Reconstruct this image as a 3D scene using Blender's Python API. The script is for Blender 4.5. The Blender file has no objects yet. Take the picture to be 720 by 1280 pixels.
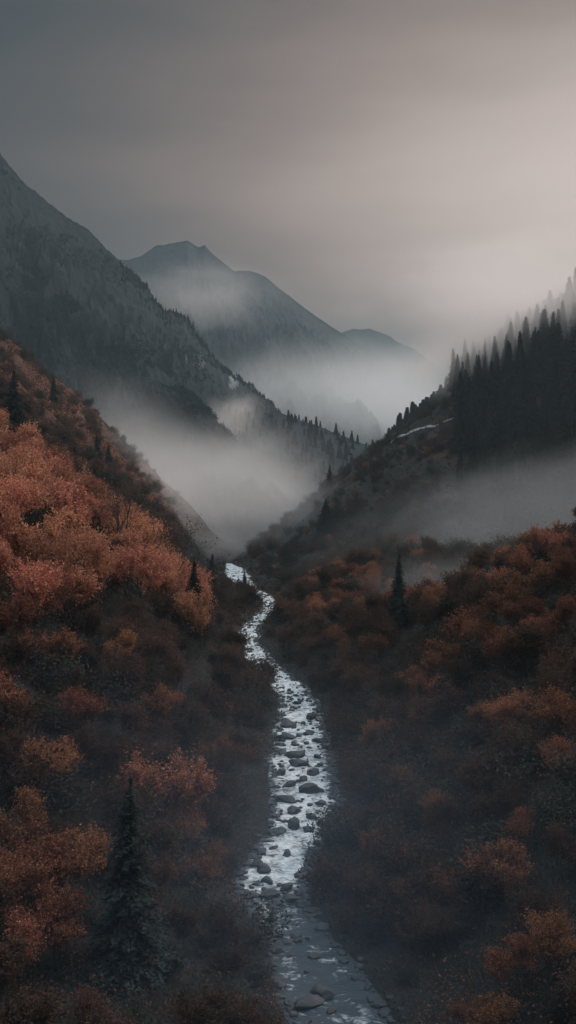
import bpy, math, random
import numpy as np
from mathutils import Vector, Matrix

SEED = 11
rng = np.random.default_rng(SEED)
random.seed(SEED)
scene = bpy.context.scene
COL = scene.collection

# ------------------------------------------------------------------ camera maths
F_PX, CAM_H, PITCH = 1229.0, 30.0, math.atan(40 / 1229.0)

def ray(px, py):
    cx, cy = (px - 360) / F_PX, (640 - py) / F_PX
    s, c = math.sin(PITCH), math.cos(PITCH)
    return cx, c + cy * s, -s + cy * c

def at(px, py, Y):
    dx, dy, dz = ray(px, py)
    t = Y / dy
    return (dx * t, Y, CAM_H + dz * t)

def project(x, y, z):
    s, c = math.sin(PITCH), math.cos(PITCH)
    zz = z - CAM_H
    depth = np.maximum(y * c - zz * s, 1e-3)
    up = y * s + zz * c
    return 360 + F_PX * x / depth, 640 - F_PX * up / depth

# ------------------------------------------------------------------ noise
def _hash(ix, iy, seed):
    h = (ix.astype(np.int64) * 374761393 + iy.astype(np.int64) * 668265263 + seed * 1442695041) & 0xFFFFFFFF
    h = ((h ^ (h >> 13)) * 1274126177) & 0xFFFFFFFF
    h = h ^ (h >> 16)
    return h.astype(np.float64) / 0xFFFFFFFF

def vnoise(x, y, seed=0):
    x = np.asarray(x, float); y = np.asarray(y, float)
    ix, iy = np.floor(x), np.floor(y)
    fx, fy = x - ix, y - iy
    fx = fx * fx * fx * (fx * (fx * 6 - 15) + 10); fy = fy * fy * fy * (fy * (fy * 6 - 15) + 10)
    a = _hash(ix, iy, seed); b = _hash(ix + 1, iy, seed)
    c = _hash(ix, iy + 1, seed); d = _hash(ix + 1, iy + 1, seed)
    return (a * (1 - fx) + b * fx) * (1 - fy) + (c * (1 - fx) + d * fx) * fy

def fbm(x, y, octv=5, seed=0, gain=0.5):
    v, amp, tot = 0, 1.0, 0
    x = np.asarray(x, float); y = np.asarray(y, float)
    for o in range(octv):
        v = v + amp * vnoise(x, y, seed + o * 17)
        tot += amp; amp *= gain
        x, y = x * 2.03 + 11.3, y * 2.03 - 7.7
    return v / tot

def ridged(x, y, octv=5, seed=0, gain=0.5):
    v, amp, tot = 0, 1.0, 0
    x = np.asarray(x, float); y = np.asarray(y, float)
    for o in range(octv):
        v = v + amp * (1 - np.abs(2 * vnoise(x, y, seed + o * 13) - 1))
        tot += amp; amp *= gain
        x, y = x * 2.1 + 3.1, y * 2.1 + 9.2
    return v / tot

def sstep(a, b, x):
    t = np.clip((np.asarray(x, float) - a) / (b - a), 0, 1)
    return t * t * (3 - 2 * t)

# ------------------------------------------------------------------ mesh helpers
def make_mesh(name, verts, faces_flat, sizes, mat=None, smooth=False, attrs=None):
    verts = np.asarray(verts, np.float32); sizes = np.asarray(sizes, np.int32)
    me = bpy.data.meshes.new(name)
    me.vertices.add(len(verts)); me.vertices.foreach_set('co', verts.ravel())
    fl = np.asarray(faces_flat, np.int32).ravel()
    me.loops.add(len(fl)); me.loops.foreach_set('vertex_index', fl)
    me.polygons.add(len(sizes))
    st = np.zeros(len(sizes), np.int32); st[1:] = np.cumsum(sizes)[:-1]
    me.polygons.foreach_set('loop_start', st); me.polygons.foreach_set('loop_total', sizes)
    if smooth:
        me.polygons.foreach_set('use_smooth', np.ones(len(sizes), bool))
    me.update(calc_edges=True); me.validate()
    if attrs:
        for k, v in attrs.items():
            a = me.attributes.new(k, 'FLOAT', 'POINT')
            a.data.foreach_set('value', np.asarray(v, np.float32).ravel())
    if mat: me.materials.append(mat)
    return me

def grid_faces(nr, nc):
    r, c = np.meshgrid(np.arange(nr - 1), np.arange(nc - 1), indexing='ij')
    a = r * nc + c
    return np.stack([a, a + 1, a + nc + 1, a + nc], -1).reshape(-1, 4)

def link(name, me, parent=None):
    o = bpy.data.objects.new(name, me); COL.objects.link(o)
    if parent: o.parent = parent
    return o

def tag(o, label=None, cat=None, group=None, kind=None):
    if label: o['label'] = label
    if cat: o['category'] = cat
    if group: o['group'] = group
    if kind: o['kind'] = kind
    return o

class Tubes:
    """collects tapered tubes"""
    def __init__(self): self.v, self.f, self.n = [], [], 0
    def add(self, pts, radii, seg=6):
        pts = [Vector(p) for p in pts]
        rings = []
        for i, p in enumerate(pts):
            d = (pts[min(i + 1, len(pts) - 1)] - pts[max(i - 1, 0)]).normalized()
            a = d.orthogonal().normalized(); b = d.cross(a)
            r = radii[i]
            rings.append([p + (a * math.cos(6.2832 * k / seg) + b * math.sin(6.2832 * k / seg)) * r for k in range(seg)])
        base = self.n
        for rg in rings: self.v += [tuple(q) for q in rg]
        self.n += seg * len(rings)
        for i in range(len(rings) - 1):
            for k in range(seg):
                a = base + i * seg + k; b = base + i * seg + (k + 1) % seg
                self.f.append((a, b, b + seg, a + seg))
    def mesh(self, name, mat):
        return make_mesh(name, self.v, self.f, [4] * len(self.f), mat, smooth=True)

def quads_at(centers, sizes, nrm, aspect=1.6, r=rng):
    """one small leaf quad per centre, roughly facing nrm"""
    n = len(centers)
    nrm = nrm / np.maximum(np.linalg.norm(nrm, axis=1, keepdims=True), 1e-6)
    t = r.normal(size=(n, 3)); t -= (t * nrm).sum(1, keepdims=True) * nrm
    t /= np.maximum(np.linalg.norm(t, axis=1, keepdims=True), 1e-6)
    b = np.cross(nrm, t)
    s = np.asarray(sizes).reshape(-1, 1)
    L, W = t * s * aspect * 0.5, b * s * 0.5
    bend = nrm * s * 0.18
    v = np.stack([centers - L, centers + W * 0.9 + bend, centers + L, centers - W * 0.9 + bend], 1).reshape(-1, 3)
    f = np.arange(4 * n).reshape(-1, 4)
    return v, f

# ------------------------------------------------------------------ materials
def newmat(name):
    m = bpy.data.materials.new(name); m.use_nodes = True
    nt = m.node_tree; nt.nodes.clear()
    return m, nt, nt.nodes.new('ShaderNodeOutputMaterial')

def N(nt, t, **kw):
    n = nt.nodes.new(t)
    for k, v in kw.items():
        if k.startswith('i_'):
            n.inputs[k[2:].replace('_', ' ')].default_value = v
        else: setattr(n, k, v)
    return n

def ramp(nt, fac, stops, interp='LINEAR'):
    n = nt.nodes.new('ShaderNodeValToRGB'); n.color_ramp.interpolation = interp
    el = n.color_ramp.elements
    while len(el) < len(stops): el.new(0.5)
    for e, (p, c) in zip(el, stops):
        e.position = p; e.color = (*c, 1) if len(c) == 3 else c
    nt.links.new(fac, n.inputs[0])
    return n

def math_n(nt, op, a, b=None, clamp=False):
    n = nt.nodes.new('ShaderNodeMath'); n.operation = op; n.use_clamp = clamp
    for i, v in enumerate((a, b)):
        if v is None: continue
        if isinstance(v, (int, float)): n.inputs[i].default_value = v
        else: nt.links.new(v, n.inputs[i])
    return n.outputs[0]

def mixc(nt, fac, a, b, mode='MIX'):
    n = nt.nodes.new('ShaderNodeMix'); n.data_type = 'RGBA'; n.blend_type = mode
    for sock, v in ((n.inputs[0], fac), (n.inputs[6], a), (n.inputs[7], b)):
        if isinstance(v, (int, float)): sock.default_value = v
        elif isinstance(v, tuple): sock.default_value = (*v, 1)
        else: nt.links.new(v, sock)
    return n.outputs[2]

def leaf_mat(name, cols, transl=0.35):
    m, nt, out = newmat(name)
    geo = N(nt, 'ShaderNodeNewGeometry'); oi = N(nt, 'ShaderNodeObjectInfo')
    r1 = ramp(nt, geo.outputs['Random Per Island'], [(i / (len(cols) - 1), c) for i, c in enumerate(cols)])
    hsv = N(nt, 'ShaderNodeHueSaturation')
    mr = N(nt, 'ShaderNodeMapRange'); nt.links.new(oi.outputs['Random'], mr.inputs[0])
    mr.inputs[3].default_value = 0.6; mr.inputs[4].default_value = 1.35
    nt.links.new(mr.outputs[0], hsv.inputs['Value'])
    mr2 = N(nt, 'ShaderNodeMapRange')
    rr = math_n(nt, 'FRACT', math_n(nt, 'MULTIPLY', oi.outputs['Random'], 7.31))
    nt.links.new(rr, mr2.inputs[0]); mr2.inputs[3].default_value = 0.496; mr2.inputs[4].default_value = 0.514
    nt.links.new(mr2.outputs[0], hsv.inputs['Hue'])
    nt.links.new(r1.outputs[0], hsv.inputs['Color'])
    d = N(nt, 'ShaderNodeBsdfDiffuse'); t = N(nt, 'ShaderNodeBsdfTranslucent'); mx = N(nt, 'ShaderNodeMixShader')
    mx.inputs[0].default_value = transl
    nt.links.new(hsv.outputs[0], d.inputs[0]); nt.links.new(hsv.outputs[0], t.inputs[0])
    nt.links.new(d.outputs[0], mx.inputs[1]); nt.links.new(t.outputs[0], mx.inputs[2])
    nt.links.new(mx.outputs[0], out.inputs[0])
    return m

def plain_mat(name, c1, c2, scale=6, rough=0.9):
    m, nt, out = newmat(name)
    tc = N(nt, 'ShaderNodeTexCoord'); nz = N(nt, 'ShaderNodeTexNoise'); nz.inputs['Scale'].default_value = scale
    nz.inputs['Detail'].default_value = 6
    nt.links.new(tc.outputs['Object'], nz.inputs['Vector'])
    r = ramp(nt, nz.outputs[0], [(0.3, c1), (0.7, c2)])
    b = N(nt, 'ShaderNodeBsdfPrincipled'); b.inputs['Roughness'].default_value = rough
    nt.links.new(r.outputs[0], b.inputs['Base Color'])
    bp = N(nt, 'ShaderNodeBump'); bp.inputs['Strength'].default_value = 0.5
    nt.links.new(nz.outputs[0], bp.inputs['Height']); nt.links.new(bp.outputs[0], b.inputs['Normal'])
    nt.links.new(b.outputs[0], out.inputs[0])
    return m

M_RUST = leaf_mat('rust_leaves', [(0.07, 0.030, 0.022), (0.16, 0.062, 0.042), (0.24, 0.088, 0.054), (0.27, 0.105, 0.064), (0.46, 0.22, 0.13)], 0.45)
M_RUST_LIT = leaf_mat('rust_leaves_lit', [(0.16, 0.062, 0.042), (0.34, 0.128, 0.080), (0.46, 0.18, 0.115), (0.50, 0.20, 0.13), (0.68, 0.36, 0.25)], 0.45)  # rust leaves brightened towards orange: light on the left shoulder painted into the colour
M_BROWN = leaf_mat('brown_leaves', [(0.045, 0.032, 0.027), (0.085, 0.046, 0.034), (0.060, 0.044, 0.035), (0.15, 0.064, 0.042)])
M_DARK = leaf_mat('dark_shrub_leaves', [(0.030, 0.032, 0.028), (0.045, 0.045, 0.036), (0.05, 0.042, 0.034), (0.06, 0.05, 0.04)], 0.2)
M_NEEDLE = leaf_mat('needles', [(0.018, 0.026, 0.026), (0.028, 0.036, 0.034), (0.04, 0.045, 0.040)], 0.1)
M_BARK = plain_mat('bark', (0.025, 0.021, 0.02), (0.055, 0.047, 0.042), 8)
M_ROCK = plain_mat('wet_rock', (0.010, 0.012, 0.014), (0.036, 0.039, 0.042), 2.2, 0.75)

# ------------------------------------------------------------------ the stream's course (from the bed outwards)
SC = [(1280, 372, 488), (1250, 362, 470), (1220, 352, 452), (1200, 346, 436), (1180, 340, 420), (1160, 330, 402), (1140, 316, 386),
      (1120, 304, 378), (1100, 303, 376), (1080, 312, 388), (1060, 324, 398), (1040, 334, 410), (1020, 339, 419),
      (1000, 342, 420), (980, 345, 418), (960, 343, 416), (940, 345, 412), (920, 346, 406), (900, 350, 400), (880, 354, 394),
      (860, 345, 380), (840, 325, 356), (820, 306, 336), (805, 298, 323), (790, 300, 321), (775, 313, 331),
      (763, 328, 344), (754, 332, 346), (745, 322, 338), (735, 302, 320), (725, 287, 312), (717, 282, 310), (711, 284, 304)]
_sy, _sx, _sw = [], [], []
for py, a, b in SC:
    d = ray(360, py); Y = CAM_H / -d[2] * d[1]
    _sy.append(Y); _sx.append((at(a, py, Y)[0] + at(b, py, Y)[0]) / 2); _sw.append((at(b, py, Y)[0] - at(a, py, Y)[0]) / 2)
_sy = [-400, -60, 0, 30] + _sy + [356, 500, 640, 800, 1200, 2000, 6000]
_sx = [14, 12, 8, 6.2] + _sx + [-22, -18, 8, 80, 150, 200, 300]
_sw = [3, 3, 2.8, 2.6] + _sw + [0.3, 5, 5, 5, 5, 5, 5]
_sy, _sx, _sw = map(np.array, (_sy, _sx, _sw))
def stream_x(y): return np.interp(y, _sy, _sx) + 0.9 * (fbm(np.asarray(y, float) / 4.5, np.asarray(y, float) * 0 + 3.3, 4, 611) - 0.5)
def stream_w(y): return np.interp(y, _sy, _sw) * (1 + 0.55 * (fbm(np.asarray(y, float) / 3.5, np.asarray(y, float) * 0 + 8.1, 4, 617) - 0.5))

# smoothed valley axis for the wider slopes
_ay = np.array([-400, 0, 60, 100, 130, 180, 230, 320, 400, 500, 650, 800, 1200, 2000, 6000])
_ax = np.array([12, 6, 2.5, 1.4, 0.5, -5, -5, -14, -22, -18, 8, 80, 150, 200, 300])
def axis_x(y): return np.interp(y, _ay, _ax)

LD = np.array([0, 4, 10, 20, 30, 50, 70, 100, 140, 250, 600, 5000])
def H(x, y):
    """height of the valley ground"""
    x = np.asarray(x, float); y = np.asarray(y, float)
    sx, sw = stream_x(y), stream_w(y)
    ds = np.abs(x - sx) - sw                      # metres from the water's edge
    w = sstep(0, 25, ds)
    d = (x - sx) * (1 - w) + (x - axis_x(y)) * w
    hw = sw
    dl = np.maximum(-d - hw - 1.0, 0); dr = np.maximum(d - hw - 1.0, 0)
    # left wall
    sl = np.interp(y, [-100, 45, 70, 110, 150, 250, 330, 410], [0.5, 0.5, 0.66, 0.80, 0.95, 1.08, 1.16, 1.10])
    dl = np.maximum(dl - np.interp(y, [130, 200, 230, 330, 380], [0, 6, 10, 10, 4]), 0) + 0.06 * dl
    left = sl * dl * (dl / (dl + 3.0))
    cap = np.interp(y, [-100, 100, 200, 330, 420], [60, 60, 80, 160, 180])
    left = cap * (1 - np.exp(-left / cap * 1.0)) * 1.12
    left = left * (1 - 0.72 * sstep(415, 540, y + 0.0 * x))
    # right wall
    rr = np.interp(dr, [0, 3, 10, 25, 50, 100, 150, 200, 400, 5000], [0, 0.8, 6, 18, 38, 68, 96, 118, 150, 160])
    sr = np.interp(y, [-100, 45, 70, 115, 138, 172, 198, 218, 250, 290, 340, 400, 600, 760, 1000], 
                   [0.8, 0.8, 0.80, 0.92, 0.92, 0.48, 0.62, 0.78, 0.66, 0.60, 0.86, 1.06, 1.06, 0.8, 0.35])
    right = rr * sr
    rcap = np.interp(y, [100, 125, 142, 160, 180, 200, 218, 245, 280, 305, 340, 380], [300, 120, 42, 9, 6.5, 12, 19, 13, 13, 26, 200, 3000])
    right = rcap * (1 - np.exp(-right / rcap))
    h = left + right
    amp = sstep(1, 25, ds)
    h = h + amp * ((fbm(x / 22, y / 22, 4, 3) - 0.5) * 7.0 + (fbm(x / 6, y / 6, 3, 9) - 0.5) * 1.6)
    h = h + amp * sstep(200, 400, y) * (ridged(x / 60, y / 60, 4, 21) - 0.6) * 8
    # stream bed and its banks
    bank = sstep(-0.5, 1.2, ds)
    bed = -0.55 + 0.15 * fbm(x / 0.8, y / 0.8, 3, 5)
    h = bed * (1 - bank) + (h * sstep(0.0, 7, ds) + 0.18 + 0.25 * fbm(x / 1.6, y / 1.6, 3, 8)) * bank
    far = sstep(900, 2200, y)
    return h * (1 - 0.5 * far)

def hit(px, py, lift=0.0, y0=36, y1=900):
    """where the view ray meets the ground raised by lift"""
    dx, dy, dz = ray(px, py)
    Y = np.concatenate([np.arange(y0, 200, 0.5), np.arange(200, y1, 2.0)])
    t = Y / dy
    below = CAM_H + dz * t < H(dx * t, Y) + lift
    if not below.any(): return None
    i = int(np.argmax(below)); y = Y[i]; x = dx * y / dy
    return float(x), float(y), float(H(x, y))

# ------------------------------------------------------------------ ground materials
def ground_mat(name, dark, mid, rust, rock, rockamt_attr=True, nscale=1.0):
    m, nt, out = newmat(name)
    tc = N(nt, 'ShaderNodeTexCoord')
    def noise(scale, det=6, rough=0.6, vec=None):
        n = N(nt, 'ShaderNodeTexNoise'); n.inputs['Scale'].default_value = scale * nscale
        n.inputs['Detail'].default_value = det; n.inputs['Roughness'].default_value = rough
        nt.links.new(vec or tc.outputs['Object'], n.inputs['Vector']); return n.outputs[0]
    n1 = noise(0.03, 8, 0.65); n2 = noise(0.35, 8, 0.7); n3 = noise(1.6, 6, 0.7)
    base = ramp(nt, n2, [(0.32, dark), (0.68, mid)]).outputs[0]
    ra = N(nt, 'ShaderNodeAttribute'); ra.attribute_name = 'rust'
    k = math_n(nt, 'ADD', ra.outputs['Fac'], math_n(nt, 'MULTIPLY', math_n(nt, 'SUBTRACT', n1, 0.5), 1.6))
    k = math_n(nt, 'ADD', k, math_n(nt, 'MULTIPLY', math_n(nt, 'SUBTRACT', n2, 0.5), 1.1))
    kr = ramp(nt, k, [(0.32, (0, 0, 0)), (0.75, (1, 1, 1))]).outputs[0]
    rvar = mixc(nt, n3, tuple(c * 0.45 for c in rust), tuple(c * 1.4 for c in rust))
    c = mixc(nt, kr, base, rvar)
    rk = N(nt, 'ShaderNodeAttribute'); rk.attribute_name = 'rock'
    geo = N(nt, 'ShaderNodeNewGeometry')
    mp = N(nt, 'ShaderNodeMapping'); nt.links.new(tc.outputs['Object'], mp.inputs[0])
    mp.inputs['Scale'].default_value = (1.0, 0.5, 0.16)
    st = noise(0.22, 8, 0.72, mp.outputs[0])
    kk = math_n(nt, 'ADD', rk.outputs['Fac'], math_n(nt, 'MULTIPLY', math_n(nt, 'SUBTRACT', st, 0.5), 2.0))
    krk = ramp(nt, kk, [(0.55, (0, 0, 0)), (0.85, (1, 1, 1))]).outputs[0]
    rvar2 = mixc(nt, st, tuple(c_ * 0.5 for c_ in rock), tuple(c_ * 1.35 for c_ in rock))
    c = mixc(nt, krk, c, rvar2)
    b = N(nt, 'ShaderNodeBsdfPrincipled'); b.inputs['Roughness'].default_value = 0.95
    b.inputs['Specular IOR Level'].default_value = 0.15
    nt.links.new(c, b.inputs['Base Color'])
    bp = N(nt, 'ShaderNodeBump'); bp.inputs['Strength'].default_value = 0.9; bp.inputs['Distance'].default_value = 1.2 / nscale
    hh = math_n(nt, 'ADD', n2, math_n(nt, 'MULTIPLY', n3, 0.35))
    nt.links.new(hh, bp.inputs['Height']); nt.links.new(bp.outputs[0], b.inputs['Normal'])
    nt.links.new(b.outputs[0], out.inputs[0])
    return m

M_GROUND = ground_mat('valley_floor_soil', (0.015, 0.015, 0.014), (0.034, 0.031, 0.027), (0.13, 0.048, 0.032), (0.30, 0.29, 0.28))
M_MOUNT = ground_mat('mountain_rock', (0.010, 0.014, 0.016), (0.027, 0.034, 0.037), (0.09, 0.05, 0.038), (0.24, 0.24, 0.235), nscale=0.45)
M_FAR = ground_mat('far_mountain', (0.018, 0.022, 0.024), (0.045, 0.05, 0.05), (0.10, 0.07, 0.055), (0.16, 0.165, 0.165), nscale=0.25)

def gauss(px, py, cx, cy, rx, ry, ang=0):
    c, s = math.cos(ang), math.sin(ang)
    u, v = (px - cx), (py - cy)
    uu, vv = (u * c + v * s) / rx, (-u * s + v * c) / ry
    return np.exp(-(uu * uu + vv * vv))

# ------------------------------------------------------------------ valley ground: one sheet out to the horizon
ys = np.concatenate([np.linspace(-600, -20, 20, endpoint=False), np.linspace(-20, 30, 20, endpoint=False), np.arange(30, 140, 0.6),
                     np.arange(140, 330, 1.4), np.arange(330, 640, 3.0), np.geomspace(640, 6000, 60)])
u = np.linspace(-1, 1, 341)
off = np.sign(u) * (16 * np.abs(u) + 190 * np.abs(u) ** 3 + 4200 * np.abs(u) ** 14)
Yg, Ug = np.meshgrid(ys, off, indexing='ij')
Xg = Ug + np.where(np.abs(Ug) < 500, stream_x(Yg), stream_x(Yg))
Zg = H(Xg, Yg)
pX, pY = project(Xg, Yg, Zg)
rust = 0.10 + 0.62 * sstep(190, 300, Yg) * sstep(-30, -48, Xg) * (1 - sstep(420, 470, Yg))
rust = rust + 0.34 * sstep(110, 170, Yg) * sstep(-14, -26, Xg) * (1 - sstep(190, 300, Yg))
rust = rust + 0.14 * sstep(230, 300, Yg) * sstep(14, 24, Xg) * (1 - sstep(60, 78, Xg)) * (1 - sstep(400, 460, Yg))
rock = -0.4 + 0.0 * Xg
m_l = (Yg > 330) & (Yg < 470)
rock = np.where(m_l, rock + 1.15 * gauss(pX, pY, 112, 522, 48, 13, 0.62), rock)
me = make_mesh('ground', np.stack([Xg, Yg, Zg], -1).reshape(-1, 3), grid_faces(*Xg.shape), [4] * ((Xg.shape[0] - 1) * (Xg.shape[1] - 1)),
               M_GROUND, True, {'rust': rust, 'rock': rock})
tag(link('ground', me), 'steep dark valley ground under the autumn shrubs', 'ground', kind='structure')

# ------------------------------------------------------------------ mountains
def ridge(name, pts, L, dirn, base, mat, label, amp=0.10, jag=3.0, freq=9, seed=1, nt=420, ns=170, back=0.5, power=0.9,
          rockspots=(), rust0=0.0, rock0=-0.35):
    P = np.array([at(*p) for p in pts])
    dd = np.concatenate([[0], np.cumsum(np.linalg.norm(np.diff(P, axis=0), axis=1))])
    t = np.linspace(0, dd[-1], nt)
    cx, cy, cz = (np.interp(t, dd, P[:, i]) for i in range(3))
    k = np.hanning(7); k /= k.sum()
    sm = lambda a: np.convolve(np.pad(a, 3, mode='edge'), k, 'valid')
    cx, cy, cz = sm(cx), sm(cy), sm(cz)
    cz = cz + jag * ((fbm(t / 45, t * 0 + seed, 5, seed, 0.6) - 0.5) * 2)
    cz = cz + jag * 0.5 * (ridged(t / 14, t * 0 + seed, 4, seed + 5, 0.6) - 0.6)
    dn = np.array(dirn, float); dn /= np.linalg.norm(dn)
    s = np.concatenate([-np.linspace(1, 0, int(ns * 0.25), endpoint=False) ** 1.2 * back, np.linspace(0, 1, ns) ** 1.3])
    T, S = np.meshgrid(t, s, indexing='ij')
    X = cx[:, None] + dn[0] * S * L; Y = cy[:, None] + dn[1] * S * L
    hgt = (cz - base)[:, None]
    prof = np.where(S >= 0, 1 - np.abs(S) ** power, 1 - (np.abs(S) / back) ** 1.1)
    env = np.clip(np.abs(S) * 5, 0, 1) * np.clip((1 - np.abs(S)) * 3, 0, 1)
    q = T / dd[-1]
    wob = 0.06 * (fbm(q * 6, S * 5, 3, seed + 50) - 0.5)
    g1 = ridged((q + wob) * freq, S * 1.7 + wob * 9, 7, seed, 0.62) - 0.60
    g2 = fbm(X / 40, Y / 40, 6, seed + 7, 0.66) - 0.5 + 0.35 * (ridged(X / 22, Y / 22, 4, seed + 23, 0.6) - 0.6)
    Z = base + hgt * prof + hgt * env * (amp * 1.8 * g1 + amp * 0.8 * g2)
    X = X + env * L * 0.04 * (fbm(q * freq, S * 4, 4, seed + 90) - 0.5)
    pX, pY = project(X, Y, Z)
    rk = rock0 + 0 * X + 0.5 * np.clip(g1 * 2, -0.3, 0.6)
    for (cx_, cy_, rx, ry, an, a) in rockspots: rk = rk + a * gauss(pX, pY, cx_, cy_, rx, ry, an)
    me = make_mesh(name, np.stack([X, Y, Z], -1).reshape(-1, 3), grid_faces(*X.shape), [4] * ((X.shape[0] - 1) * (X.shape[1] - 1)),
                   mat, True, {'rust': rust0 + 0 * X, 'rock': rk})
    o = tag(link(name, me), label, 'mountain', kind='structure')
    return dict(x=cx, y=cy, z=cz, X=X, Y=Y, Z=Z)

R_left = ridge('mountain', [(-420, -40, 760), (-200, 60, 775), (-60, 150, 790), (0, 187, 800), (28, 222, 806), (60, 250, 815), (95, 282, 822), (125, 306, 832), (150, 325, 840),
                (178, 350, 850), (205, 385, 870), (235, 405, 890), (262, 440, 910), (285, 462, 930), (310, 480, 950), (340, 500, 970), (352, 520, 975), (360, 560, 980), (366, 640, 985)],
      430, (0.06, -0.99), -12, M_MOUNT, 'steep dark rocky mountain filling the left of the valley', amp=0.20, jag=9, freq=10, seed=4, nt=620, ns=240,
      power=0.85, rockspots=[(262, 458, 66, 24, 0.78, 0.42), (242, 450, 26, 40, 0.45, 0.42), (292, 478, 9, 16, 0.4, 0.9), (35, 350, 34, 9, 0.8, 0.6), (170, 470, 60, 20, 0.6, 0.35), (205, 430, 16, 24, 0.5, .5)])
R_spur = ridge('mountain_spur', [(40, 330, 720), (110, 395, 700), (160, 432, 685), (205, 462, 672), (240, 492, 660), (268, 522, 650), (288, 556, 640), (308, 586, 630), (335, 632, 620)],
      230, (0.30, -0.95), -10, M_MOUNT, 'lower dark rocky spur dropping from the left mountain into the mist', amp=0.16, jag=4, freq=6, seed=33, nt=360, ns=150)
R_mid = ridge('hill', [(180, 560, 780), (250, 518, 770), (300, 510, 765), (350, 517, 765), (390, 531, 768), (430, 545, 770), (468, 557, 775), (500, 580, 785), (545, 625, 790)],
      170, (0.15, -0.98), -8, M_MOUNT, 'low wooded hill rising from the mist in mid valley', amp=0.08, jag=2, freq=6, seed=61, nt=300, ns=120, back=0.9)
ridge('peak', [(40, 270, 1560), (100, 306, 1570), (140, 322, 1580), (160, 324, 1585), (176, 320, 1590), (196, 306, 1595), (215, 303, 1600), (236, 303, 1600), (248, 310, 1602), (256, 307, 1602), (266, 320, 1605),
                (292, 338, 1610), (312, 338, 1612), (330, 344, 1615), (356, 366, 1620), (398, 398, 1640), (440, 426, 1660), (480, 449, 1690), (520, 474, 1720), (560, 502, 1750), (620, 545, 1790)],
      760, (0.10, -0.99), -12, M_FAR, 'rounded rocky peak standing across the head of the valley', amp=0.16, jag=4, freq=9, seed=81, nt=520, ns=200, power=0.8)
ridge('far_ridge', [(330, 470, 2320), (395, 432, 2320), (425, 415, 2320), (442, 410, 2320), (463, 410, 2320), (474, 416, 2320), (488, 421, 2330), (530, 445, 2350), (565, 470, 2370), (620, 505, 2400), (720, 560, 2420)],
      620, (0.0, -1.0), -12, M_FAR, 'faint far ridge fading into the pale mist', amp=0.10, jag=6, freq=8, seed=131, nt=320, ns=120, power=0.85)

# ------------------------------------------------------------------ stream water
def water_mat():
    m, nt, out = newmat('stream_water')
    tc = N(nt, 'ShaderNodeTexCoord')
    mp = N(nt, 'ShaderNodeMapping'); nt.links.new(tc.outputs['Object'], mp.inputs[0]); mp.inputs['Scale'].default_value = (0.8, 1.25, 1)
    n1 = N(nt, 'ShaderNodeTexNoise'); n1.inputs['Scale'].default_value = 1.5; n1.inputs['Detail'].default_value = 9; n1.inputs['Roughness'].default_value = 0.68
    n1.inputs['Distortion'].default_value = 1.0
    nt.links.new(mp.outputs[0], n1.inputs['Vector'])
    n2 = N(nt, 'ShaderNodeTexNoise'); n2.inputs['Scale'].default_value = 5.0; n2.inputs['Detail'].default_value = 6
    nt.links.new(mp.outputs[0], n2.inputs['Vector'])
    fa = N(nt, 'ShaderNodeAttribute'); fa.attribute_name = 'foam'
    k = math_n(nt, 'ADD', fa.outputs['Fac'], math_n(nt, 'MULTIPLY', math_n(nt, 'SUBTRACT', n1.outputs[0], 0.5), 2.6))
    k = ramp(nt, k, [(0.22, (0, 0, 0)), (0.85, (1, 1, 1))]).outputs[0]
    wat = N(nt, 'ShaderNodeBsdfPrincipled'); wat.inputs['Base Color'].default_value = (0.035, 0.045, 0.052, 1)
    wat.inputs['Roughness'].default_value = 0.12; wat.inputs['IOR'].default_value = 1.33
    foam = N(nt, 'ShaderNodeBsdfPrincipled'); foam.inputs['Roughness'].default_value = 0.45
    cr = ramp(nt, n2.outputs[0], [(0.3, (0.40, 0.43, 0.44)), (0.7, (0.72, 0.74, 0.74))])
    nt.links.new(cr.outputs[0], foam.inputs['Base Color'])
    bp = N(nt, 'ShaderNodeBump'); bp.inputs['Strength'].default_value = 0.6; bp.inputs['Distance'].default_value = 0.12
    nt.links.new(math_n(nt, 'ADD', n1.outputs[0], math_n(nt, 'MULTIPLY', n2.outputs[0], 0.4)), bp.inputs['Height'])
    nt.links.new(bp.outputs[0], wat.inputs['Normal']); nt.links.new(bp.outputs[0], foam.inputs['Normal'])
    mx = N(nt, 'ShaderNodeMixShader'); nt.links.new(k, mx.inputs[0])
    nt.links.new(wat.outputs[0], mx.inputs[1]); nt.links.new(foam.outputs[0], mx.inputs[2]); nt.links.new(mx.outputs[0], out.inputs[0])
    return m
wy = np.concatenate([np.linspace(-60, 40, 60, endpoint=False), np.arange(40, 150, 0.25), np.arange(150, 354, 0.7)])
wu = np.linspace(-1, 1, 41)
WY, WU = np.meshgrid(wy, wu, indexing='ij')
WX = stream_x(WY) + WU * (stream_w(WY) + 0.45)
rap = np.interp(WY, [40, 62, 68, 74, 84, 120, 400], [0.12, 0.15, 0.34, 0.74, 0.76, 0.76, 0.84])
WZ = -0.02 + (fbm(WX / 1.1, WY / 0.8, 4, 77) - 0.5) * (0.10 + 0.45 * rap)
edge = np.abs(WU)
right_riffle = sstep(0.45, 0.95, WU) * sstep(70, 80, WY) * (1 - sstep(112, 130, WY))
foam = rap - 0.1 - 0.55 * sstep(0.6 + 0.5 * (fbm(WX / 1.2, WY / 1.2, 3, 47) - 0.5), 1.05, edge) - 0.55 * right_riffle + 0.85 * (fbm(WX / 1.5, WY / 1.1, 4, 44) - 0.5)
me = make_mesh('water', np.stack([WX, WY, WZ], -1).reshape(-1, 3), grid_faces(*WX.shape), [4] * ((WX.shape[0] - 1) * (WX.shape[1] - 1)), water_mat(), True, {'foam': foam})
tag(link('water', me), 'pale rushing mountain stream winding down the valley', 'stream', kind='structure')

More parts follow.
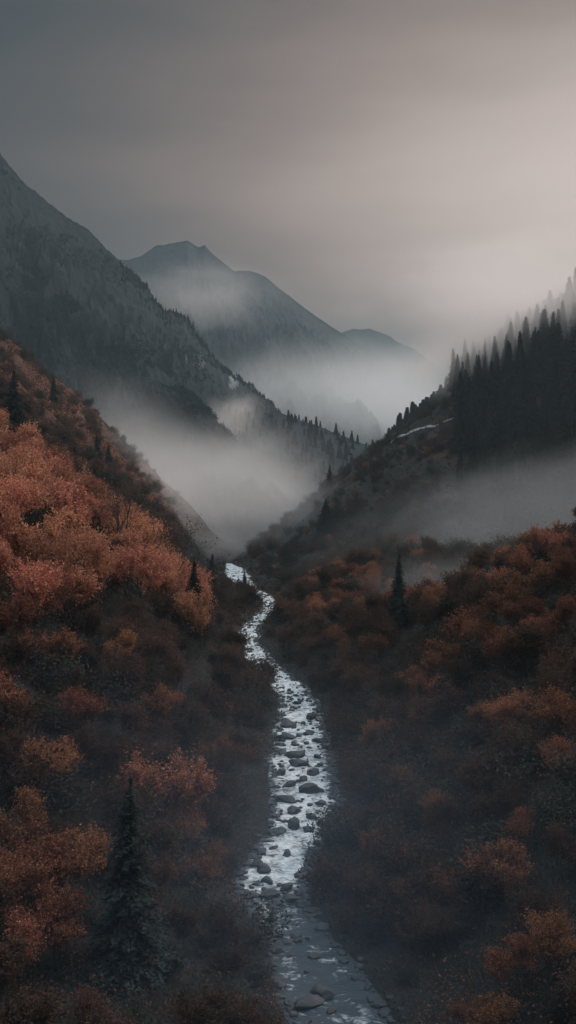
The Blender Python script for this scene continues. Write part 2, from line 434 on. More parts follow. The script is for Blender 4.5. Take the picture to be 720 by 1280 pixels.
# ------------------------------------------------------------------ boulders in the stream
import bmesh
def rock_mesh(seed):
    bm = bmesh.new(); bmesh.ops.create_icosphere(bm, subdivisions=4, radius=1.0)
    r = np.random.default_rng(seed)
    V = np.array([v.co[:] for v in bm.verts])
    planes = r.normal(size=(15, 3)); planes /= np.linalg.norm(planes, axis=1, keepdims=True)
    dist = r.uniform(0.50, 0.88, 15)
    for p, d in zip(planes, dist):
        k = V @ p; V -= np.outer(np.maximum(k - d, 0) * 0.97, p)
    nn = fbm(V[:, 0] * 2.3 + seed, V[:, 1] * 2.3 + V[:, 2] * 3.1, 5, seed) - 0.5
    V *= (1 + 0.32 * nn + 0.16 * (fbm(V[:, 0] * 7 + seed, V[:, 1] * 7 + V[:, 2] * 9, 3, seed + 3) - 0.5))[:, None]
    V *= np.array([1.0, 0.7 + 0.3 * r.random(), 0.42 + 0.2 * r.random()])
    for v, c in zip(bm.verts, V): v.co = c
    me = bpy.data.meshes.new('boulder'); bm.to_mesh(me); bm.free()
    me.polygons.foreach_set('use_smooth', np.ones(len(me.polygons), bool)); me.materials.append(M_ROCK)
    return me
ROCKS = [rock_mesh(s) for s in range(7)]
def boulder(x, y, size, label, group=None, sink=0.3):
    o = link('boulder', ROCKS[random.randrange(7)])
    o.location = (x, y, -0.05 + size * 0.5 * 0.65 * (1 - 2 * sink) * 0.6)
    s = size * 0.5 * 1.32
    o.scale = (s * random.uniform(0.9, 1.15), s * random.uniform(0.85, 1.1), s * random.uniform(0.85, 1.1)); o.rotation_euler = (random.uniform(-.2, .2), random.uniform(-.2, .2), random.uniform(0, 6.28))
    tag(o, label, 'boulder', group)
def on_water(px, py):
    d = ray(px, py); t = -CAM_H / d[2]
    return d[0] * t, d[1] * t
G1 = 'boulders in the rapids'
named = [(374, 954, 20, 'large tilted dark boulder with a mossy top in the middle of the narrow rapids'),
         (367, 942, 20, 'broad dark boulder just upstream of the mossy tilted one'),
         (387, 915, 12, 'rounded dark boulder alone in white water near the right bank'),
         (379, 973, 11, 'small round boulder just below the mossy tilted one'),
         (367, 1011, 18, 'large dark boulder at the upper edge of the smooth white pool'),
         (359, 1066, 11, 'lone small rock in the smooth white pool'),
         (336, 1117, 20, 'biggest dark boulder near the left bank below the white pool'),
         (315, 1118, 17, 'flat boulder against the left bank below the white pool'),
         (345, 1128, 19, 'low wide boulder closing the foot of the white pool'),
         (384, 1250, 36, 'very large dim boulder at the bottom of the dark pool'),
         (404, 1240, 26, 'smaller dim boulder beside the very large one at the bottom'),
         (371, 878, 8, 'highest small rock in the middle of the upper rapids'),
         (390, 985, 26, 'long low boulder lying across the rapids')]
more = [(361, 905, 18), (357, 920, 20), (373, 919, 9), (351, 965, 18), (393, 965, 16), (361, 979, 18), (359, 997, 20), (388, 1020, 15), (368, 1030, 22),
        (349, 1038, 14), (331, 1085, 18), (335, 1099, 18), (357, 1108, 16), (362, 1120, 18), (374, 1093, 15), (389, 895, 17), (398, 925, 12), (343, 1058, 10), (385, 1036, 14), (352, 940, 12), (400, 1003, 14), (396, 945, 10)]
for px, py, w, lab in named:
    x, y = on_water(px, py + w * 0.15); boulder(x, y, 1.15 * w * y / F_PX, lab)
for px, py, w in more:
    x, y = on_water(px, py + w * 0.15); boulder(x, y, 1.1 * w * y / F_PX, 'medium dark wet boulder breaking the white water of the rapids', G1)
cnt = 0
while cnt < 150:
    y = random.uniform(44, 150); uu = random.uniform(-1, 1)
    if random.random() < 0.55: uu = math.copysign(random.uniform(0.8, 1.15), uu)
    if 73 < y < 84 and abs(uu) < 0.75: continue
    x = float(stream_x(y) + uu * stream_w(y)); boulder(x, y, random.uniform(0.25, 0.75) * (1.2 if abs(uu) > .8 else 1), 'small dark stone at the edge or in the shallows of the stream', 'stones along the stream', 0.25); cnt += 1
cnt = 0
while cnt < 105:
    y = random.uniform(150, 330); uu = random.uniform(-1.05, 1.05)
    x = float(stream_x(y) + uu * stream_w(y)); boulder(x, y, random.uniform(0.4, 1.0), 'tiny dark stone in the far bend of the pale stream', 'stones in the far stream', 0.25); cnt += 1

# loose stones past counting along the water's edge
def pebbles(n, seed):
    bm = bmesh.new(); bmesh.ops.create_icosphere(bm, subdivisions=2, radius=1.0)
    B = np.array([v.co[:] for v in bm.verts]); Fb = np.array([[v.index for v in f.verts] for f in bm.faces]); bm.free()
    r = np.random.default_rng(seed)
    y = 42 + 200 * r.random(n) ** 1.5; uu = np.where(r.random(n) < 0.72, np.sign(r.random(n) - .42) * (1.02 + 0.16 * r.normal(size=n)), r.uniform(-1, 1, n))
    keep = ~((y > 73) & (y < 84) & (np.abs(uu) < 0.8)); y, uu = y[keep], uu[keep]; n = len(y)
    x = stream_x(y) + uu * stream_w(y)
    kk = (y > 66) | (np.abs(uu) > 0.95); x, y, uu = x[kk], y[kk], uu[kk]; n = len(y)
    sz = 0.07 + 0.24 * r.random(n) ** 2
    sc = np.stack([sz * r.uniform(.8, 1.3, n), sz * r.uniform(.8, 1.3, n), sz * r.uniform(.45, .75, n)], -1)
    nz = 1 + 0.35 * (r.random((n, len(B), 1)) - 0.5)
    z = np.maximum(H(x, y), 0.0)
    V = B[None] * nz * sc[:, None, :] + np.stack([x, y, z + 0.01], -1)[:, None, :]
    F = (Fb[None] + (np.arange(n) * len(B))[:, None, None]).reshape(-1, 3)
    me = make_mesh('gravel', V.reshape(-1, 3), F, [3] * len(F), M_ROCK, True)
    tag(link('gravel', me), 'loose dark gravel along both edges of the stream', 'gravel', kind='stuff')
pebbles(2600, 71)

# ------------------------------------------------------------------ vegetation
def branch_tree(T, base, d, length, rad, depth, r, tips, bend=0.25, up=0.15):
    pts, p, dd = [Vector(base)], Vector(base), Vector(d).normalized()
    nseg = 4
    for i in range(nseg):
        dd = (dd + Vector((r.normal() * bend, r.normal() * bend, r.normal() * bend * 0.5 + up)) * 0.5).normalized()
        p = p + dd * (length / nseg); pts.append(p.copy())
    T.add(pts, [rad * (1 - 0.62 * i / nseg) for i in range(nseg + 1)], 5 if depth > 1 else 4)
    if depth == 0:
        tips.append((pts[-1], dd)); return
    nb = 3 if depth > 1 else 4
    for k in range(nb + 1):
        i = nseg if k == nb else r.integers(2, nseg + 1)
        a = r.uniform(0, 6.283); sp = r.uniform(0.5, 0.95) if k < nb else 0.2
        o = dd.orthogonal().normalized(); o2 = dd.cross(o)
        nd = (dd + (o * math.cos(a) + o2 * math.sin(a)) * sp).normalized()
        branch_tree(T, pts[i], nd, length * r.uniform(0.6, 0.78), rad * 0.36 * (1.3 if k == nb else 1), depth - 1, r, tips, bend, up)

def leaf_crown(r, tips, n, leaf, spread, flat=0.8):
    C = np.array([t[0][:] for t in tips]); Dn = np.array([t[1][:] for t in tips])
    wgt = r.uniform(0.02, 1.0, len(C)) ** 1.8 * (0.5 + (C[:, 2] / C[:, 2].max()).clip(0, 1) ** 1.5); wgt /= wgt.sum()
    idx = r.choice(len(C), n, p=wgt)
    jit = r.normal(size=(n, 3)) * np.array([1, 1, flat]) * spread * (0.2 + 1.3 * r.random((n, 1)) ** 2.5)
    along = Dn[idx] * r.uniform(-1.5, 1.1, (n, 1)) * (0.42 + spread * 1.2)
    cen = C[idx] + jit + along
    nr = r.normal(size=(n, 3)) + np.array([0, 0, 0.8])
    v, f = quads_at(cen, r.uniform(0.6, 1.25, n) * leaf, nr, 1.5, r)
    return v, f

def broadleaf(seed, h=6.5, nleaf=9000, leaf=0.13, mat=M_RUST, spread=0.42, depth=3):
    r = np.random.default_rng(seed); T = Tubes(); tips = []
    nst = r.integers(1, 4)
    for k in range(nst):
        a = r.uniform(0, 6.283); lean = 0.12 if nst == 1 else 0.38
        branch_tree(T, (0.15 * math.cos(a), 0.15 * math.sin(a), -0.3), (lean * math.cos(a), lean * math.sin(a), 1), h * 0.40, h * 0.020, depth, r, tips)
    v, f = leaf_crown(r, tips, nleaf, leaf, spread)
    top = v[:, 2].max()
    return T.mesh('trunk', M_BARK), make_mesh('crown', v, f, [4] * len(f), mat), top

def shrub(seed, h=2.6, nleaf=4200, leaf=0.11, mat=M_DARK):
    r = np.random.default_rng(seed); T = Tubes(); tips = []
    for k in range(r.integers(5, 8)):
        a = r.uniform(0, 6.283); ln = r.uniform(0.25, 0.8)
        branch_tree(T, (0.25 * math.cos(a), 0.25 * math.sin(a), -0.2), (ln * math.cos(a), ln * math.sin(a), 1), h * 0.42, 0.03, 2, r, tips, 0.3, 0.1)
    v, f = leaf_crown(r, tips, nleaf, leaf, 0.32)
    return T.mesh('stem', M_BARK), make_mesh('foliage', v, f, [4] * len(f), mat), v[:, 2].max()

def conifer(seed, h=10.0, w=0.19, n_per=11, droop=0.35, card=0.42):
    r = np.random.default_rng(seed); T = Tubes()
    T.add([(0, 0, -0.5), (0.05 * r.normal(), 0.05 * r.normal(), h * 0.5), (0, 0, h * 0.985)], [h * 0.018, h * 0.011, 0.01], 6)
    cen, nrm, siz = [], [], []
    z = h * 0.07
    while z < h * 0.985:
        q = 1 - z / h
        R = h * w * (q ** 0.85) * r.uniform(0.78, 1.15) + 0.05
        nb = max(4, int(n_per * (0.45 + 0.55 * q)))
        a0 = r.uniform(0, 6.283)
        for k in range(nb):
            if r.random() < 0.07: continue
            a = a0 + 6.283 * k / nb + r.normal() * 0.15; RR = R * r.uniform(0.65, 1.12)
            m = max(3, int(RR / (card * 0.36)))
            for j in range(m):
                f_ = (j + 0.6) / m
                for side in (-1, 0, 1):
                    lat = side * RR * 0.22 * (1 - f_ * 0.6) * r.uniform(0.5, 1.2)
                    x = RR * f_ * math.cos(a) - lat * math.sin(a); y = RR * f_ * math.sin(a) + lat * math.cos(a)
                    cen.append((x, y, z - droop * RR * f_ * f_ + 0.12 * RR * f_ + r.normal() * 0.05))
                    nrm.append((0.35 * math.cos(a) + r.normal() * .35, 0.35 * math.sin(a) + r.normal() * .35, 1)); siz.append(card * r.uniform(0.5, 1.1) * (0.45 + 0.55 * q))
        z += h * 0.028 * (0.55 + 0.6 * q)
    # the leader
    for j in range(14):
        cen.append((r.normal() * .04, r.normal() * .04, h * (0.93 + 0.07 * j / 13))); nrm.append((r.normal(), r.normal(), 0.2)); siz.append(min(card, 0.4) * 0.3)
    v, f = quads_at(np.array(cen), np.array(siz), np.array(nrm), 2.6, r)
    return T.mesh('trunk', M_BARK), make_mesh('crown', v, f, [4] * len(f), M_NEEDLE), h

def bare(seed, h=8):
    r = np.random.default_rng(seed); T = Tubes(); tips = []
    T.add([(0, 0, -0.4), (0.05, 0, h * 0.12), (0.02, 0.05, h * 0.24)], [h * .026, h * .022, h * .019], 7)
    for k in range(6):
        a = 6.283 * k / 6 + r.normal() * 0.3; ln = r.uniform(0.15, 0.6)
        branch_tree(T, (0.02, 0.05, h * r.uniform(0.14, 0.24)), (ln * math.cos(a), ln * math.sin(a), 1), h * 0.34, h * 0.011, 3, r, tips, 0.22, 0.14)
    v, f = leaf_crown(r, tips, 900, 0.12, 0.25)
    return T.mesh('trunk', M_BARK), make_mesh('crown', v, f, [4] * len(f), M_BROWN), 0.8 * h

RUST = [broadleaf(100 + i, 6.5, 11000, 0.125, spread=0.30) for i in range(6)]
RUST_FAR = [broadleaf(140 + i, 6.5, 6500, 0.165, spread=0.34) for i in range(3)]
RUST_LIT = [broadleaf(180 + i, 8.0, 9000, 0.15, M_RUST_LIT, 0.27) for i in range(5)]
BROWN = [broadleaf(160 + i, 5.2, 7000, 0.13, M_BROWN, 0.33) for i in range(4)]
SHRUB = [shrub(200 + i) for i in range(5)]
RSHRUB = [shrub(230 + i, 2.0, 4000, 0.10, M_RUST) for i in range(4)]
CON = [conifer(300 + i, card=0.24) for i in range(4)]
CON_WIDE = [conifer(320, 10, 0.25, 13, card=0.17), conifer(321, 10, 0.30, 12, card=0.26)]
CON_FAR = [conifer(340 + i, 10.0, 0.155 + 0.022 * i, 10, 0.4, 0.45) for i in range(4)]
BARE = [bare(400), bare(403)]
BUSHY = RUST_LIT + RUST + RUST_FAR + BROWN

def place(kind, x, y, h, name, parts, label, cat, group=None, z=None, rz=None, wide=1.0):
    a, b, top = kind
    root = bpy.data.objects.new(name, None); COL.objects.link(root)
    root.empty_display_size = 0.3
    root.location = (x, y, float(H(x, y)) if z is None else z)
    s = h / top; q_ = random.uniform(0.82, 1.22) if 'crown' in parts and kind in BUSHY else 1.0; root.scale = (s * wide * q_, s * wide * random.uniform(0.9, 1.1) / q_ ** 0.5, s)
    root.rotation_euler = (random.uniform(-.05, .05), random.uniform(-.05, .05), random.uniform(0, 6.28) if rz is None else rz)
    tag(root, label, cat, group)
    for nm, me in zip(parts, (a, b)): link(nm, me, root)
    return root
TP, SP = ('trunk', 'crown'), ('stem', 'foliage')

taken = []
def free(x, y, d):
    for (a, b, c) in taken:
        if (a - x) ** 2 + (b - y) ** 2 < (0.5 * (d + c)) ** 2: return False
    return True
def dwater(x, y): return abs(x - float(stream_x(y))) - float(stream_w(y))

# --- trees that can be singled out
def solo(kind, px, ptop, pbase, D, name, label, cat='conifer', wide=1.0, sink=0.0):
    q = hit(px, pbase, 0.0)
    if q: D = q[1]
    p = at(px, ptop, D); z0 = float(H(p[0], D))
    h = max(2.0, p[2] - z0)
    taken.append((p[0], D, 2.5))
    return place(kind, p[0], D, h, name, TP, label, cat, wide=wide)
solo(CON_WIDE[0], 157, 972, 1235, 52, 'conifer', 'dark pointed conifer low on the left slope, ringed by a rust red crown', wide=0.95)
solo(CON[1], 240, 700, 800, 150, 'conifer', 'tall dark conifer at the foot of the left slope beside the misty stream bend', wide=1.35)
solo(CON_WIDE[1], 407, 624, 666, 285, 'conifer', 'lone broad conifer standing dark in the mist above the stream', wide=1.5)
solo(CON[2], 411, 581, 618, 360, 'conifer', 'faint conifer behind the lone broad one, half lost in mist', wide=1.5)
solo(CON[3], 263, 692, 756, 235, 'conifer', 'hazy conifer on the left bank of the far stream bend', wide=1.2)
solo(CON[2], 306, 712, 748, 262, 'conifer', 'small hazy conifer between the two far bends of the stream', wide=1.25)
solo(CON[0], 497, 690, 790, 165, 'conifer', 'dark conifer sunk in the brown trees on the right bank', wide=1.1)
solo(CON[1], 585, 850, 930, 95, 'conifer', 'dark conifer in the shaded hollow under the rust right bank', wide=1.2)
solo(CON[1], 122, 645, 720, 142, 'conifer', 'thin conifer beside the bare tree among the rust crowns', wide=0.8)
solo(CON[2], 66, 470, 505, 392, 'conifer', 'dark conifer high on the rust grass slope at the left', wide=1.2)
solo(CON[3], 122, 543, 578, 372, 'conifer', 'left one of the paired conifers on the rust grass slope', wide=1.3)
solo(CON[0], 136, 553, 585, 374, 'conifer', 'right one of the paired conifers on the rust grass slope', wide=1.3)
solo(CON[1], 15, 462, 540, 330, 'conifer', 'dark conifer at the left edge on the grass slope', wide=1.4)
p = at(150, 622, 138); 
place(BARE[0], p[0], 138, p[2] - float(H(p[0], 138)), 'bare_tree', TP, 'spreading bare tree with dark branches before the rust crowns', 'tree'); taken.append((p[0], 138, 3))
p = at(207, 668, 140)
place(BARE[1], p[0], 140, p[2] - float(H(p[0], 140)), 'bare_tree', TP, 'slim half bare tree at the lower end of the rust crowns', 'tree'); taken.append((p[0], 140, 2))

# --- rust autumn trees at the places where the wood glows
spots = [(200, 965, 7.0), (232, 1020, 5), (110, 1050, 5.5), (55, 1075, 5.5), (15, 1090, 5), (75, 1135, 4.5), (40, 1150, 4), (250, 1085, 4), (322, 1180, 2.6), (262, 1060, 3.5),
         (290, 940, 4), (265, 935, 4), (60, 938, 5), (145, 800, 5), (190, 868, 4.5), (225, 760, 5.5), (222, 735, 5.5), (12, 860, 5), (8, 770, 5), (60, 800, 4.5), (100, 880, 4.5), (20, 1010, 5), (280, 880, 3), (215, 870, 4),
         (600, 790, 5), (650, 745, 5), (700, 705, 5), (570, 815, 5), (545, 850, 5), (520, 880, 4.5), (485, 905, 4), (462, 918, 3.5), (640, 880, 5), (610, 890, 4), (690, 880, 5), (660, 690, 5), (620, 715, 5), (680, 780, 5), (715, 760, 5), (640, 800, 5),
         (470, 1050, 3.2), (500, 1062, 3), (600, 1078, 4.2), (640, 1082, 4.2), (555, 1105, 3), (690, 1165, 4), (655, 1185, 3.4), (625, 1255, 3), (585, 1262, 3), (430, 705, 5), (450, 760, 4.5), (405, 715, 4), (540, 745, 4.5), (525, 690, 4), (470, 690, 4.5), (470, 800, 4), (415, 740, 4), (500, 940, 3), (700, 940, 4),
         (660, 1020, 3), (510, 1100, 2.6), (545, 1000, 3)]
for px, py, h in spots:
    q = hit(px, py, h * 0.75)
    if q is None or dwater(q[0], q[1]) < 1.2: continue
    x, y, z = q
    taken.append((x, y, 2.4))
    side = 'left' if px < 340 else 'right'
    place(RUST[random.randrange(6)], x, y, h * random.uniform(0.92, 1.1), 'autumn_tree', TP, f'glowing rust red autumn tree standing out from the dark shrubs on the {side} bank', 'autumn tree', f'glowing rust trees on the {side} bank')

# --- the solid rust wood on the left shoulder
n = 0
for _ in range(6000):
    if n >= 105: break
    y = random.uniform(88, 178); x = random.uniform(-0.36 * y - 4, stream_x(y) - 12)
    px, py = project(x, y, float(H(x, y)) + 5)
    lim = np.interp(px, [-60, 0, 60, 150, 210, 245], [800, 760, 720, 700, 720, 790])
    if px > 250 or py > lim + 25 or not free(x, y, 3.4): continue
    taken.append((x, y, 3.4)); n += 1
    place(random.choice(RUST_LIT), x, y, random.uniform(6.5, 10.5), 'autumn_tree', TP, 'autumn tree with leaves painted sunlit orange red in the close wood on the left shoulder', 'autumn tree', 'autumn wood on the left shoulder', wide=0.85)
# --- rust trees on the right mounds
n = 0
for _ in range(6000):
    if n >= 80: break
    y = random.uniform(95, 250); x = random.uniform(stream_x(y) + 9, 0.36 * y + 4)
    px, py = project(x, y, float(H(x, y)) + 3)
    if 152 < y < 310 and px > 548: continue
    d = min(abs(py - (920 - (px - 440) * 0.75)), abs(py - (760 - (px - 380) * 0.4)))
    if px < 370 or py > 960 or not free(x, y, 3.4) or random.random() > math.exp(-(d / 55) ** 2): continue
    taken.append((x, y, 3.4)); n += 1
    place(random.choice(RUST + RUST_FAR), x, y, random.uniform(3.6, 5.6), 'autumn_tree', TP, 'rust red autumn tree on the rounded mounds of the right bank', 'autumn tree', 'autumn trees on the right mounds')
# --- brown fading trees between
n = 0
for _ in range(9000):
    if n >= 285: break
    y = 40 + 215 * random.random() ** 1.25; x = random.uniform(-0.33 * y - 3, 0.33 * y + 3)
    if dwater(x, y) < 2.6 or not free(x, y, 3.1): continue
    if 152 < y < 300 and x > 0.155 * y: continue
    side = 'left' if x < stream_x(y) else 'right'
    taken.append((x, y, 3.1)); n += 1
    place(BROWN[random.randrange(4)], x, y, random.uniform(3.2, 5.2) * (1.0 + 0.3 * min(1, max(0, (y - 60) / 40))), 'brown_tree', TP, f'low brown fading tree in the shaded thicket on the {side} bank', 'tree', f'brown trees on the {side} bank')
# --- dark shrubs
taken2 = list(taken); taken[:] = [(a, b, c * 0.45) for a, b, c in taken]
n = 0
for _ in range(9000):
    if n >= 200: break
    y = 38 + 130 * random.random() ** 1.3; x = random.uniform(-0.33 * y - 3, 0.33 * y + 3)
    if dwater(x, y) < 0.9 or not free(x, y, 2.0): continue
    side = 'left' if x < stream_x(y) else 'right'
    taken.append((x, y, 2.0)); n += 1
    place(SHRUB[random.randrange(5)], x, y, random.uniform(1.3, 2.8), 'shrub', SP, f'dark leafy shrub filling the thicket on the {side} bank', 'shrub', f'dark shrubs on the {side} bank')
# --- the thicket between, past counting
THK = [shrub(260 + i, 2.6, 1500, 0.14, M_DARK) for i in range(3)]; THB = [shrub(270 + i, 2.6, 1500, 0.14, M_BROWN) for i in range(3)]
def thicket(name, label, kinds, mat, cnt, seed, knoll=False):
    r = random.Random(seed); V, off_ = [], 0
    tries = 0
    while cnt > 0 and tries < 30000:
        tries += 1
        y = 60 + 215 * r.random() ** 1.1; x = r.uniform(-0.33 * y - 3, 0.33 * y + 3)
        if knoll:
            y = r.uniform(225, 430); x = r.uniform(float(stream_x(y)) + 7, 0.19 * y) if knoll == 1 else r.uniform(-0.35 * y, float(stream_x(y)) - 18)
            if float(fbm(x / 14, y / 14, 3, seed)) < 0.45: continue
        if dwater(x, y) < 1.5 or (not knoll and 150 < y < 205 and x > 0.155 * y): continue
        cnt -= 1
        me = r.choice(kinds)[1]; co = np.empty(len(me.vertices) * 3, np.float32); me.vertices.foreach_get('co', co); co = co.reshape(-1, 3) * r.uniform(0.6, 1.5)
        a = r.uniform(0, 6.28); c, s_ = math.cos(a), math.sin(a)
        co = np.stack([co[:, 0] * c - co[:, 1] * s_, co[:, 0] * s_ + co[:, 1] * c, co[:, 2]], -1)
        V.append(co + np.array([x, y, float(H(x, y)) - 0.1], np.float32)); off_ += len(co)
    me = make_mesh(name, np.concatenate(V), np.arange(off_).reshape(-1, 4), [4] * (off_ // 4), mat)
    tag(link(name, me), label, 'undergrowth', kind='stuff')
thicket('thicket', 'dark tangled thicket between the trees on both banks', THK, M_DARK, 420, 51)
thicket('brushwood', 'brown tangled brushwood between the trees on both banks', THB, M_BROWN, 420, 52)
thicket('brushwood', 'brown brushwood in patches over the misty knoll', THB, M_BROWN, 330, 53, True)
thicket('brushwood', 'dark brushwood in patches over the misty knoll', THK, M_DARK, 260, 54, True)
thicket('brushwood', 'brown brushwood in patches over the rust grass slope', THB, M_BROWN, 330, 55, 2)
thicket('brushwood', 'dark brushwood in hollows of the rust grass slope', THK, M_DARK, 150, 56, 2)
# --- rust shrubs on the knoll and on the grass slope
n = 0
for _ in range(4000):
    if n >= 95: break
    y = random.uniform(235, 400)
    if random.random() < 0.72: x = random.uniform(stream_x(y) + 8, 0.2 * y)
    else: x = random.uniform(-0.34 * y, stream_x(y) - 22)
    if not free(x, y, 3.5): continue
    left = x < stream_x(y)
    taken.append((x, y, 3.5)); n += 1
    if 155 < y < 200 and x > 0.16 * y: continue
    k = RSHRUB if random.random() < 0.6 else SHRUB
    place(random.choice(k), x, y, random.uniform(1.5, 3.2), 'shrub', SP, 'small low shrub dotted over the rust grass slope' if left else 'small low shrub on the misty knoll across the stream', 'shrub',
          'shrubs on the grass slope' if left else 'shrubs on the misty knoll')
# --- conifer forest on the right hill: the nearest as single trees, the rest as one wood
cand = []
grid_taken = {}
def forest_free(x, y, d):
    i, j = int(x // d), int(y // d)
    for a in (-1, 0, 1):
        for b in (-1, 0, 1):
            for (p, q) in grid_taken.get((i + a, j + b), ()):
                if (p - x) ** 2 + (q - y) ** 2 < d * d: return False
    grid_taken.setdefault((i, j), []).append((x, y)); return True
for _ in range(60000):
    y = random.uniform(290, 640); x = random.uniform(36, 0.34 * y)
    px, py = project(x, y, float(H(x, y)))
    if px > 748: continue
    if y < 312: edge = 632
    elif y < 440: edge = 562 + 75 * random.random() ** 1.6 + (440 - y) * 0.1
    else: edge = max(486, 640 - (y - 440) * 1.2)
    if px < edge or not forest_free(x, y, 3.9): continue
    cand.append((y, x, float(px)))
cand.sort()
def forest_h(px): return random.uniform(8, 18) * (1.0 + 0.55 * float(sstep(600, 720, px)) * (0.4 + 1.0 * float(vnoise(px / 28.0, 0.5, 5))))
for y, x, px in cand[:280]:
    place(random.choice(CON_FAR), x, y, forest_h(px) * (0.75 if y < 330 else 1), 'conifer', TP, 'dark conifer in the dense forest on the right hillside', 'conifer', 'forest on the right hillside', wide=random.uniform(0.85, 1.2))
FOREST_REST = [(x, y, float(H(x, y)) - 0.3, forest_h(px)) for y, x, px in cand[280:]]

# --- conifers along the mid hill: one far stand of woodland
CON_TINY = [conifer(360 + i, 10.0, 0.19, 6, 0.3, 1.2) for i in range(3)]
def stand(name, label, pts, hs, meshes, cat):
    V, Fc, off_ = [], [], 0
    for (x, y, z), h in zip(pts, hs):
        me = random.choice(meshes)[1]
        co = np.empty(len(me.vertices) * 3, np.float32); me.vertices.foreach_get('co', co); co = co.reshape(-1, 3) * (h / 10.0)
        V.append(co + np.array([x, y, z], np.float32)); Fc.append(np.arange(len(co)).reshape(-1, 4) + off_); off_ += len(co)
    me = make_mesh(name, np.concatenate(V), np.concatenate(Fc), [4] * (off_ // 4), M_NEEDLE)
    return tag(link(name, me), label, cat, kind='stuff')
random.shuffle(FOREST_REST); FOREST_REST = FOREST_REST[:700]
stand('forest', 'dark conifer forest rising to the skyline of the right hill', [p[:3] for p in FOREST_REST], [p[3] for p in FOREST_REST], CON_TINY, 'forest')
XX, YY, ZZ = R_mid['X'], R_mid['Y'], R_mid['Z']
front = np.argwhere(np.ones_like(XX, bool))
pts, hs = [], []
for _ in range(520):
    i = random.randrange(XX.shape[0]); j = int(random.uniform(24, XX.shape[1] * 0.72))
    pts.append((XX[i, j], YY[i, j], ZZ[i, j] - 0.4)); hs.append(random.uniform(4, 9.5))
stand('forest', 'hazy conifer wood covering the low hill in mid valley', pts, hs, CON_TINY, 'forest')
XX, YY, ZZ = R_left['X'], R_left['Y'], R_left['Z']
pts, hs = [], []
for _ in range(900):
    i = int(random.uniform(0.55, 0.95) * XX.shape[0]); j = int(60 + abs(random.gauss(0, 12)))
    pts.append((XX[i, j], YY[i, j], ZZ[i, j] - 0.5)); hs.append(random.uniform(1.2, 4.5))
stand('treeline', 'scattered scrub and small conifers along the left mountain crest', pts, hs, CON_TINY, 'woodland')

def scrub(name, label, R, n, seed, s0, s1, size):
    r = np.random.default_rng(seed); XX, YY, ZZ = R['X'], R['Y'], R['Z']; nt_, ns_ = XX.shape; j0 = int(ns_ * 0.2)
    i = r.integers(2, nt_ - 2, n * 3); j = (j0 + (s0 + (s1 - s0) * r.random(n * 3)) * (ns_ - j0 - 2)).astype(int)
    x, y, z = XX[i, j], YY[i, j], ZZ[i, j]
    k = fbm(x / 45, z / 30, 4, seed) + 0.25 * r.random(n * 3) > 0.66
    x, y, z = x[k][:n], y[k][:n], z[k][:n]; m = len(x); q = 14
    sz = r.uniform(0.5, 1.5, (m, 1)) * size
    c = np.stack([x, y, z], -1)[:, None, :] + r.normal(size=(m, q, 3)) * sz[:, :, None] * np.array([0.42, 0.42, 0.38]) + np.array([0, 0, 1.0]) * sz[:, :, None] * 0.4
    v, f = quads_at(c.reshape(-1, 3), np.repeat(sz.ravel(), q) * 0.36, r.normal(size=(m * q, 3)), 1.5, r)
    tag(link(name, make_mesh(name, v, f, [4] * len(f), M_NEEDLE)), label, 'scrub', kind='stuff')
scrub('scrub', 'dark scrub clinging to the steep left mountain face', R_left, 11000, 71, 0.03, 0.8, 2.0)
scrub('scrub', 'dark scrub on the lower spur of the left mountain', R_spur, 5000, 73, 0.0, 0.8, 1.8)
# --- undergrowth: countless leaf blades over the near ground
def undergrowth(n, y0, y1, leaf, name, label, mat, thr, seed, hmax=0.7):
    r = np.random.default_rng(seed)
    y = y0 + (y1 - y0) * r.random(n) ** 1.3; x = (r.random(n) * 2 - 1) * (0.34 * y + 3)
    ds = np.abs(x - stream_x(y)) - stream_w(y)
    k = (ds > 0.5) & (fbm(x / 5, y / 5, 3, seed) > thr)
    x, y = x[k], y[k]
    z = H(x, y) + r.random(len(x)) ** 1.5 * hmax
    nr = r.normal(size=(len(x), 3)) + np.array([0, 0, 0.3])
    v, f = quads_at(np.stack([x, y, z], -1), r.uniform(0.5, 1.3, len(x)) * leaf, nr, 1.9, r)
    tag(link(name, make_mesh(name, v, f, [4] * len(f), mat)), label, 'undergrowth', kind='stuff')
undergrowth(330000, 38, 260, 0.105, 'undergrowth', 'dark leafy ground cover between the shrubs', M_DARK, 0.0, 901)
undergrowth(90000, 200, 420, 0.45, 'heather', 'dark low heath over the farther slopes', M_BROWN, 0.35, 903, 0.6)
undergrowth(150000, 38, 230, 0.10, 'bracken', 'rust flecked bracken running through the thicket', M_RUST, 0.56, 904, 1.5)
undergrowth(110000, 38, 300, 0.12, 'bracken', 'brown bracken patches between the shrubs', M_BROWN, 0.5, 902, 1.0)

def slope_grass(n, seed):
    r = np.random.default_rng(seed)
    y = r.uniform(190, 430, n); x = r.uniform(-0.36, -0.05, n) * y
    k = (np.abs(x - stream_x(y)) > 16) & (fbm(x / 12, y / 12, 4, seed) > 0.42)
    x, y = x[k], y[k]; z = H(x, y) + r.random(len(x)) * 0.45
    nr = r.normal(size=(len(x), 3)) * np.array([1, 1, 0.4])
    v, f = quads_at(np.stack([x, y, z], -1), r.uniform(0.5, 1.3, len(x)) * 0.34, nr, 2.2, r)
    tag(link('grass', make_mesh('grass', v, f, [4] * len(f), M_RUST)), 'rust coloured dry grass over the steep left slope', 'grass', kind='stuff')
slope_grass(90000, 905)

